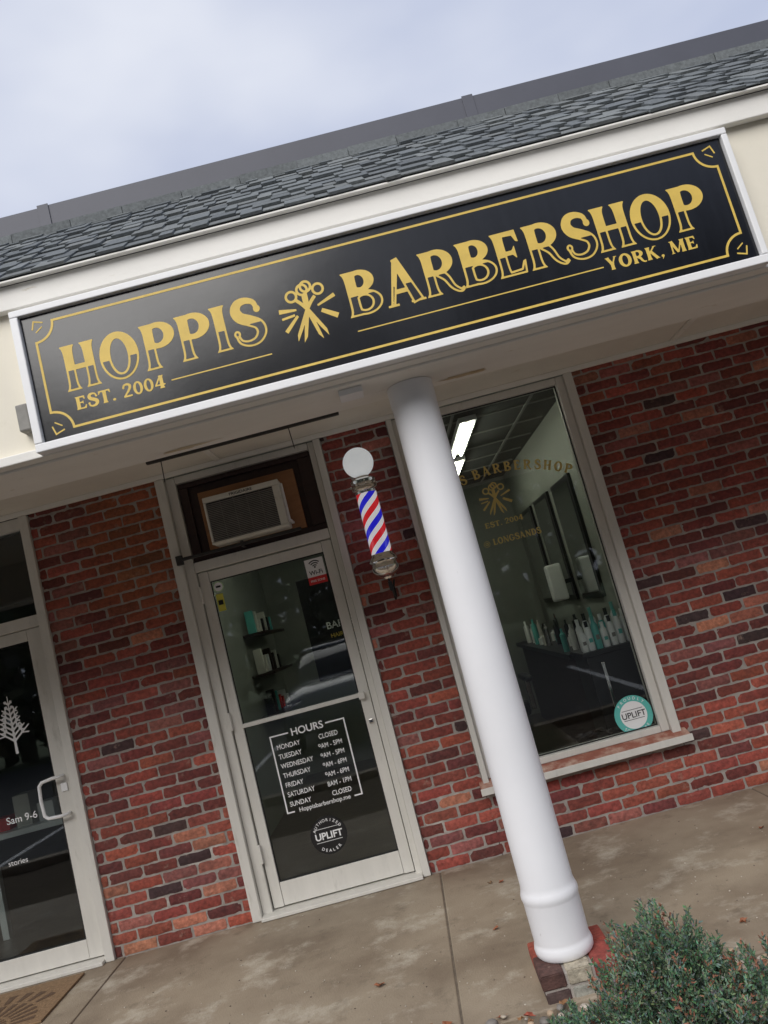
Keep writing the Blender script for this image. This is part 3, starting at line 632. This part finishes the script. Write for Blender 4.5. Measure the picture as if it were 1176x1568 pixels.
for i in range(26):
    h=U(.08,.26); r=U(.018,.035); xx_,yy_=U(1.25,1.58),6.4+i*.1
    o=lathe('bottle',[(.0001,.881),(r,.881),(r,.881+h*.75),(r*.4,.881+h*.85),(r*.4,.881+h),(.0001,.881+h)],xx_,yy_,random.choice(['bottle','black','teal','acbody','black','chrome','bottle']),None,n=14); setp(o,cl)
pt_=grp('paper_towel_dispenser',(1.5,7.2,1.5)); box('dispenser_body',1.38,1.52,7.14,7.26,1.28,1.62,'bottle',pt_,bev=.02); box('dispenser_arm',1.522,1.603,7.18,7.22,1.42,1.46,'black',pt_)
def barberchair(name,x,y):
    g=grp(name,(x,y,0))
    for n,pr in (('base',[(.0001,.013),(.30,.013),(.30,.03),(.10,.06),(.0001,.06)]),('piston',[(.05,.06),(.05,.42),(.0001,.42)])):
        o=lathe(n,pr,x,y,'chrome',None,n=32); setp(o,g)
    box('seat',x-.26,x+.26,y-.26,y+.26,.43,.57,'leather',g,bev=.04); box('back',x-.25,x+.25,y+.22,y+.34,.55,1.12,'leather',g,bev=.04); box('headrest',x-.12,x+.12,y+.24,y+.34,1.15,1.33,'leather',g,bev=.03)
    for s_ in(-1,1): box('armrest',x+s_*.31-.035,x+s_*.31+.035,y-.2,y+.22,.70,.75,'leather',g,bev=.015); box('arm_post',x+s_*.31-.02,x+s_*.31+.02,y-.05,y,.45,.70,'chrome',g)
    box('footrest',x-.18,x+.18,y-.62,y-.5,.15,.18,'chrome',g); box('footrest_arm',x-.03,x+.03,y-.5,y-.2,.2,.42,'chrome',g,bev=.01)
barberchair('barber_chair',.60,7.0); barberchair('barber_chair.001',.6,8.4)
fp=grp('framed_poster',(-.5,6.9,1.5)); 
box('stand_board',-.84,-.20,6.9,6.94,1.15,2.05,'black',fp); M['skin']=mat('printed_skin',(.46,.25,.16),.5); 
disc('portrait_shirt',-.44,1.66,6.896,.10,'ifloor',fp); disc('portrait_face',-.44,1.78,6.894,.075,'skin',fp); disc('portrait_beard',-.44,1.735,6.892,.050,'darkwood',fp); disc('portrait_hair',-.44,1.845,6.891,.05,'darkwood',fp)
text('poster_text','BARBER',-.52,1.57,6.893,.085,'vinyl',fp,'CENTER',.001); text('poster_text2','HAIRLOOM',-.52,1.49,6.893,.05,'gold',fp,'CENTER',.001); disc('poster_ring',-.36,1.36,6.893,.10,'vinyl',fp,r0=.092); text('poster_text3','TUCKS',-.36,1.335,6.892,.055,'vinyl',fp,'CENTER',.001)
box('board_leg',-.53,-.49,6.945,6.97,.013,1.9,'black',fp)
sh=grp('wall_shelf',(-1.4,7.6,1.3)); 
for k,z in enumerate((.9,1.3,1.7)):
    box('shelf_%d'%k,-1.548,-1.32,7.6,8.8,z,z+.025,'darkwood',sh)
    for i in range(7):
        h=U(.1,.24); box('shelf_item',-1.50,-1.42,7.66+i*.16,7.72+i*.16,z+.026,z+.026+h,random.choice(['bottle','black','teal','acbody','darkwood','red']),sh,bev=.006)
nd=grp('shop_display_table',(-3,6,.4)); box('table_top',-3.4,-2.2,5.8,6.4,.70,.74,'bottle',nd)
for a in(-3.35,-2.28): box('table_leg',a,a+.05,5.85,5.9,.013,.699,'bottle',nd)
for i in range(6): box('gift_box_%d'%i,-3.3+i*.17,-3.18+i*.17,5.9,6.05,.741,.741+U(.08,.25),random.choice(['vinyl','red','acbody','teal']),nd)
# ================================================================= GROUND
me=bpy.data.meshes.new('ground'); me.from_pydata([(-300,-300,-.14),(300,-300,-.14),(300,300,-.14),(-300,300,-.14)],[],[(0,1,2,3)]); obj('ground',me,None,['grass'])
sw=grp('sidewalk',(0,4,0))
xs=[-7.85,-5.93,-4.01,-2.09,-.17,1.75,3.67,5.59,7.51]
for i in range(8):
    box('slab_%d'%i,xs[i]+.004,xs[i+1]-.004,3.06,4.866,-.12,U(-.0015,.0015),'concrete',sw,bev=.006)
box('joint_fill',-7.85,7.5,3.07,4.865,-.13,-.006,'joint',sw,bev=0)
bed=bpy.data.meshes.new('bed'); n=60; vs=[];fs=[]
for j in range(16):
    for i in range(n+1):
        x=-7.8+15.3*i/n; y=1.25+1.85*j/15; vs.append((x,y,-.06+.035*noise.noise(Vector((x*2.5,y*2.5,0)))))
for j in range(15):
    for i in range(n): a=j*(n+1)+i; fs.append((a,a+1,a+n+2,a+n+1))
bed.from_pydata(vs,[],fs); bed.update(); obj('planting_bed',bed,None,['dirt'],True)
box('kerb',-7.8,7.5,1.08,1.24,-.13,.02,'concrete',None,bev=.015)
me=bpy.data.meshes.new('asphalt_parking_lot'); me.from_pydata([(-60,-17,-.12),(60,-17,-.12),(60,1.07,-.12),(-60,1.07,-.12)],[],[(0,1,2,3)]); obj('asphalt_parking_lot',me,None,['asphalt'])
pl=MB()
for k in range(-4,5): bxm(pl,k*2.7-.05,k*2.7+.05,-4.6,.7,-.119,-.114)
pl.make('parking_lines',None,['white'])
mb=MB(); ico=bmesh.new(); bmesh.ops.create_icosphere(ico,subdivisions=2,radius=1); iv=[v.co.copy() for v in ico.verts]; ifc=[[v.index for v in f.verts] for f in ico.faces]; ico.free()
def pebble(x,y,z,r,c):
    sc=Vector((r*U(.8,1.3),r*U(.8,1.2),r*U(.5,.8))); rot=Matrix.Rotation(U(0,6.3),3,'Z'); o=Vector((U(0,50),0,0)); q=[]
    for v in iv:
        p=v*(1+.18*noise.noise(v*1.2+o)); p=rot@Vector((p.x*sc.x,p.y*sc.y,p.z*sc.z)); q.append((p.x+x,p.y+y,p.z+z))
    mb.add(q,ifc,c)
for k in range(1900):
    x,y=U(-.3,2.4),U(2.2,3.14)
    if x<.5 and k%2: continue
    if .12<x<.48 and y>3.04: continue
    if y>3.07 and (rnd()<.5 or x<.7): continue
    pebble(x,y,-.03+U(0,.035)+.01,U(.009,.026)*(1.2 if x>.7 else .9),random.choice([(.42,.36,.28),(.36,.31,.25),(.52,.46,.39),(.27,.21,.16),(.42,.31,.21),(.22,.20,.18)]))
mb.make('river_stones',None,['stone'],True)
mb=MB()
for k in range(700):
    x,y=U(-2.6,2.6),3.1+abs(random.gauss(0,.7))
    if y>4.84: continue
    pebble(x,y,.001,U(.0015,.004),random.choice([(.3,.26,.2),(.12,.09,.07),(.5,.45,.38)]))
mb.make('grit',None,['stone'],True)
mb=MB()
def leaf(x,y,r,z,c):
    a=U(0,6.3); q=[(x,y,z+.003)]; n=9
    for i in range(n):
        rr=r*(1 if i%2 else .62)*U(.8,1.1); t=a+2*math.pi*i/n; q.append((x+rr*math.cos(t),y+rr*math.sin(t)*.8,z+U(.002,.016)))
    mb.add(q,[(0,i+1,(i+1)%n+1) for i in range(n)],c)
for (x,y) in [(.09,4.45),(.15,4.42),(-.23,3.13),(-.3,3.14),(.6,3.0),(1.0,3.3),(-.5,3.6),(1.5,4.2),(-.02,3.08),(.05,3.85)]: leaf(x,y,U(.016,.035),.001,random.choice([(.25,.09,.04),(.30,.10,.05),(.2,.12,.06)]))
for k in range(60): leaf(U(-.2,2),U(2.2,3.05),U(.015,.03),.01,random.choice([(.3,.07,.04),(.25,.13,.06),(.35,.18,.08)]))
mb.make('fallen_leaves',None,['leafred'])
dm=grp('doormat',(-2.65,4.47,0)); box('mat_base',-3.02,-2.29,4.20,4.745,.003,.014,'mat',dm,bev=.004)
mb=MB()
for k in range(13):
    a=math.radians(8+k*13.7); c_=(-2.655,4.23)
    for r0,r1 in((.05,.15),(.17,.30),(.32,.42)):
        if r0>.3 and not 3<=k<=9: continue
        d_=np.array([math.cos(a),math.sin(a)]); nn_=np.array([-d_[1],d_[0]])*.012*(r1/.2)
        p0=np.array(c_)+d_*r0;p1=np.array(c_)+d_*r1; mb.add([(*(p0-nn_*.5),.016),(*(p1-nn_),.016),(*(p1+nn_),.016),(*(p0+nn_*.5),.016)],[(0,1,2,3)])
mb.make('fan_pattern',dm,['matd'])
# ================================================================= JUNIPER
mb=MB(); br=MB()
def needle(p,d,l,w,c):
    s_=d.cross(Vector((U(-1,1),U(-1,1),U(-1,1)))).normalized()*w
    mb.add([tuple(p-s_),tuple(p+s_),tuple(p+d*l*.6+s_*.8),tuple(p+d*l),tuple(p+d*l*.6-s_*.8)],[(0,1,2,3,4)],c)
TON=[(.085,.150,.090),(.105,.175,.105),(.070,.125,.075),(.13,.195,.125),(.16,.21,.145)]
def spray(base,d,Ls,shade,tone,red,nt_=7,side=.036):
    for t in range(nt_):
        f=t/(nt_-1); p=base+d*Ls*f
        sd=(d+Vector((U(-1,1),U(-1,1),U(-.6,.9)))*.9).normalized(); sl=side*(1.2-f)+.008
        for n_ in range(7):
            g=n_/6; pp=p+sd*sl*g; nd_=(sd+Vector((U(-1,1),U(-1,1),U(-1,1)))*.7).normalized()
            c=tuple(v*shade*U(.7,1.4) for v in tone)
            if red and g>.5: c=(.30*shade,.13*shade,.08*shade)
            needle(pp,nd_,U(.008,.015),U(.0018,.0030),c)
def juniper(cx,cy,rx,ry,h,nb,nlong):
    for k in range(nb):
        a=U(0,2*math.pi); el=math.acos(U(.0,1)); rr=U(.35,1)**.7
        tip=Vector((cx+rx*math.sin(el)*math.cos(a)*rr,cy+ry*math.sin(el)*math.sin(a)*rr,h*(math.cos(el)*rr)*U(.8,1.1)))
        tip+=Vector((noise.noise(tip*6),noise.noise(tip*6+Vector((9,0,0))),noise.noise(tip*7+Vector((0,9,0)))))*.09
        out=(tip-Vector((cx,cy,-.05))).normalized(); d=(out*.8+Vector((U(-.5,.5),U(-.5,.5),U(.0,.5)))).normalized()
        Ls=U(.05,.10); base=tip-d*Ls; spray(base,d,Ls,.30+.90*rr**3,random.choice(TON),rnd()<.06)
        if k%5==0:
            s0=Vector((cx+U(-.08,.08),cy+U(-.06,.06),-.04)); e_=base; side=(e_-s0).cross(Vector((0,0,1))).normalized()*.003
            br.add([tuple(s0-side*2),tuple(s0+side*2),tuple(e_+side),tuple(e_-side)],[(0,1,2,3)])
    for k in range(nlong):
        a=U(0,2*math.pi); el=U(.1,1.35); o=Vector((math.sin(el)*math.cos(a)*rx,math.sin(el)*math.sin(a)*ry,math.cos(el)*h))
        base=Vector((cx,cy,0))+o*.82; d=(o.normalized()+Vector((U(-.5,.5),U(-.5,.5),U(0,.5)))).normalized(); Ls=U(.07,.13)
        spray(base,d,Ls,1.1,random.choice(TON),rnd()<.2,12,.022)
        sd_=d.cross(Vector((0,0,1))).normalized()*.0016; e_=base+d*Ls*.9; br.add([tuple(base-sd_),tuple(base+sd_),tuple(e_+sd_*.5),tuple(e_-sd_*.5)],[(0,1,2,3)])
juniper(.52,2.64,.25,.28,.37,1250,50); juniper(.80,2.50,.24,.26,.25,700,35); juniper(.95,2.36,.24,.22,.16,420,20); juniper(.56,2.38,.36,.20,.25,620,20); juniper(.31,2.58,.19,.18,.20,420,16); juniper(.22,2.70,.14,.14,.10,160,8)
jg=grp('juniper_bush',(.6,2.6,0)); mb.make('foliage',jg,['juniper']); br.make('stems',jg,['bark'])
# ================================================================= BEHIND CAMERA
def loft(name,secs,m,parent):
    vs=[];fs=[];n=12
    for (y,hw,zl,zh) in secs:
        for i in range(n):
            a=2*math.pi*(i+.5)/n; cxp=math.copysign(abs(math.cos(a))**.45,math.cos(a)); czp=math.copysign(abs(math.sin(a))**.55,math.sin(a)); vs.append((hw*cxp+CX,y+CY,(zl+zh)/2+(zh-zl)/2*czp))
    for j in range(len(secs)-1):
        for i in range(n): k=(i+1)%n; fs.append((j*n+i,j*n+k,(j+1)*n+k,(j+1)*n+i))
    fs.append(tuple(range(n-1,-1,-1))); fs.append(tuple(range((len(secs)-1)*n,len(secs)*n)))
    me=bpy.data.meshes.new(name); me.from_pydata(vs,[],fs); me.update(); return obj(name,me,parent,[m],True)
CX,CY=-1.3,-4.2
car=grp('parked_car',(CX,CY,0))
loft('body',[(-2.25,.70,.25,.75),(-2.1,.84,.16,.92),(-1.2,.9,.12,.98),(.8,.9,.12,.95),(1.9,.86,.14,.84),(2.2,.74,.22,.66)],'carpaint',car)
loft('cabin',[(-1.75,.62,.80,.98),(-1.1,.70,.80,1.32),(-.2,.72,.80,1.40),(.35,.70,.80,1.34),(1.05,.62,.80,.96)],'carglass',car)
loft('roof_panel',[(-1.0,.58,1.30,1.345),(-.2,.62,1.385,1.42),(.25,.58,1.345,1.375)],'carpaint',car)
for sx_ in(-1,1):
    for yy_ in(-1.4,1.35):
        bm=bmesh.new(); bmesh.ops.create_cone(bm,cap_ends=True,segments=28,radius1=.32,radius2=.32,depth=.2); bm.transform(Matrix.Translation((CX+sx_*.82,CY+yy_,.20))@Matrix.Rotation(math.pi/2,4,'Y')); me=bpy.data.meshes.new('wheel'); bm.to_mesh(me); bm.free(); obj('wheel',me,car,['rubber'])
        bm=bmesh.new(); bmesh.ops.create_cone(bm,cap_ends=True,segments=20,radius1=.2,radius2=.17,depth=.03); bm.transform(Matrix.Translation((CX+sx_*.93,CY+yy_,.20))@Matrix.Rotation(sx_*math.pi/2,4,'Y')); me=bpy.data.meshes.new('hub'); bm.to_mesh(me); bm.free(); obj('hub',me,car,['chrome'])
    box('headlight',CX+sx_*.62-.14,CX+sx_*.62+.14,CY+2.06,CY+2.17,.55,.68,'headlamp',car,bev=.03)
mb=MB()
for k in range(64):
    x=-34+k*1.1+U(-.5,.5); y=-20+U(-1.8,1.8); h=U(9.5,13.5); r=.2
    mb.add([(x-r,y,-.14),(x+r,y,-.14),(x+r*.3,y,h*.9),(x-r*.3,y,h*.9)],[(0,1,2,3)],(.05,.04,.03))
    for q in range(460):
        t=U(0,1)**.8; a=U(0,6.3); rad=(1.3+1.7*math.sin(math.pi*min(1,t*.9+.12)))*(1-t*.5)*math.sqrt(U(.15,1)); p=Vector((x+rad*math.cos(a),y+rad*math.sin(a),.2+h*t)); s1=Vector((U(-1,1),U(-1,1),U(-1,1))).normalized()*U(.2,.5); s2=s1.cross(Vector((U(-1,1),U(-1,1),U(-1,1)))).normalized()*U(.2,.45)
        mb.add([tuple(p-s1),tuple(p-s2),tuple(p+s1),tuple(p+s2)],[(0,1,2,3)],tuple(v*U(.6,1.4) for v in random.choice([(.035,.045,.02),(.05,.045,.022),(.03,.035,.02)])))
mb.make('unseen_tree_line',None,['foliage'])  # unseen trees, set close, tall and dense to darken the glass reflections
# ================================================================= LIGHT
w=bpy.data.worlds.new('World'); scn.world=w; w.use_nodes=True; nt=w.node_tree;N=nt.nodes;L=nt.links
bg=N['Background']; sky=N.new('ShaderNodeTexSky'); sky.sky_type='NISHITA'; sky.sun_disc=False; sky.sun_elevation=math.radians(42); sky.sun_rotation=math.radians(203); L.new(sky.outputs[0],bg.inputs[0]); bg.inputs[1].default_value=.10
tc=N.new('ShaderNodeTexCoord'); mp=N.new('ShaderNodeMapping'); mp.inputs['Scale'].default_value=(1.0,1.0,2.2); L.new(tc.outputs['Generated'],mp.inputs[0])
nz=N.new('ShaderNodeTexNoise'); nz.inputs['Scale'].default_value=2.0; nz.inputs['Detail'].default_value=4; nz.inputs['Roughness'].default_value=.45; L.new(mp.outputs[0],nz.inputs['Vector'])
cr=N.new('ShaderNodeValToRGB'); e=cr.color_ramp.elements; e[0].position=.28; e[0].color=(.44,.51,.73,1); e[1].position=.68; e[1].color=(.90,.93,1.02,1)
L.new(nz.outputs['Fac'],cr.inputs[0]); b2=N.new('ShaderNodeBackground'); L.new(cr.outputs[0],b2.inputs[0]); b2.inputs[1].default_value=1.0
mx=N.new('ShaderNodeMixShader'); mx.inputs[0].default_value=.86; L.new(bg.outputs[0],mx.inputs[1]); L.new(b2.outputs[0],mx.inputs[2]); L.new(mx.outputs[0],N['World Output'].inputs[0])
sd=bpy.data.lights.new('sun','SUN'); sd.energy=2.9; sd.angle=math.radians(45); sd.color=(1,.965,.91); so=bpy.data.objects.new('sun',sd); COL.objects.link(so)
dirv=Vector((-.42,-1,.95)).normalized(); so.rotation_euler=dirv.to_track_quat('Z','Y').to_euler(); so.location=(-3,-8,9)
# ================================================================= CAMERA
th,rr,yw,fp_=math.radians(7.8393),math.radians(14.8826),math.radians(.6698),1189.5
Rv=Vector((math.cos(yw),-math.sin(yw),0)); F0=Vector((math.sin(yw),math.cos(yw),0)); Z=Vector((0,0,1))
Fv=F0*math.cos(th)+Z*math.sin(th); Uv=-F0*math.sin(th)+Z*math.cos(th)
X=Rv*math.cos(rr)-Uv*math.sin(rr); Y=Rv*math.sin(rr)+Uv*math.cos(rr)
cam=bpy.data.cameras.new('camera'); co=bpy.data.objects.new('camera',cam); COL.objects.link(co)
mw=Matrix((X,Y,-Fv)).transposed().to_4x4(); mw.translation=Vector((0,0,1.5)); co.matrix_world=mw
cam.sensor_fit='VERTICAL'; cam.sensor_height=36; cam.lens=36*fp_/1568; cam.clip_end=1000; cam.clip_start=.05
scn.camera=co
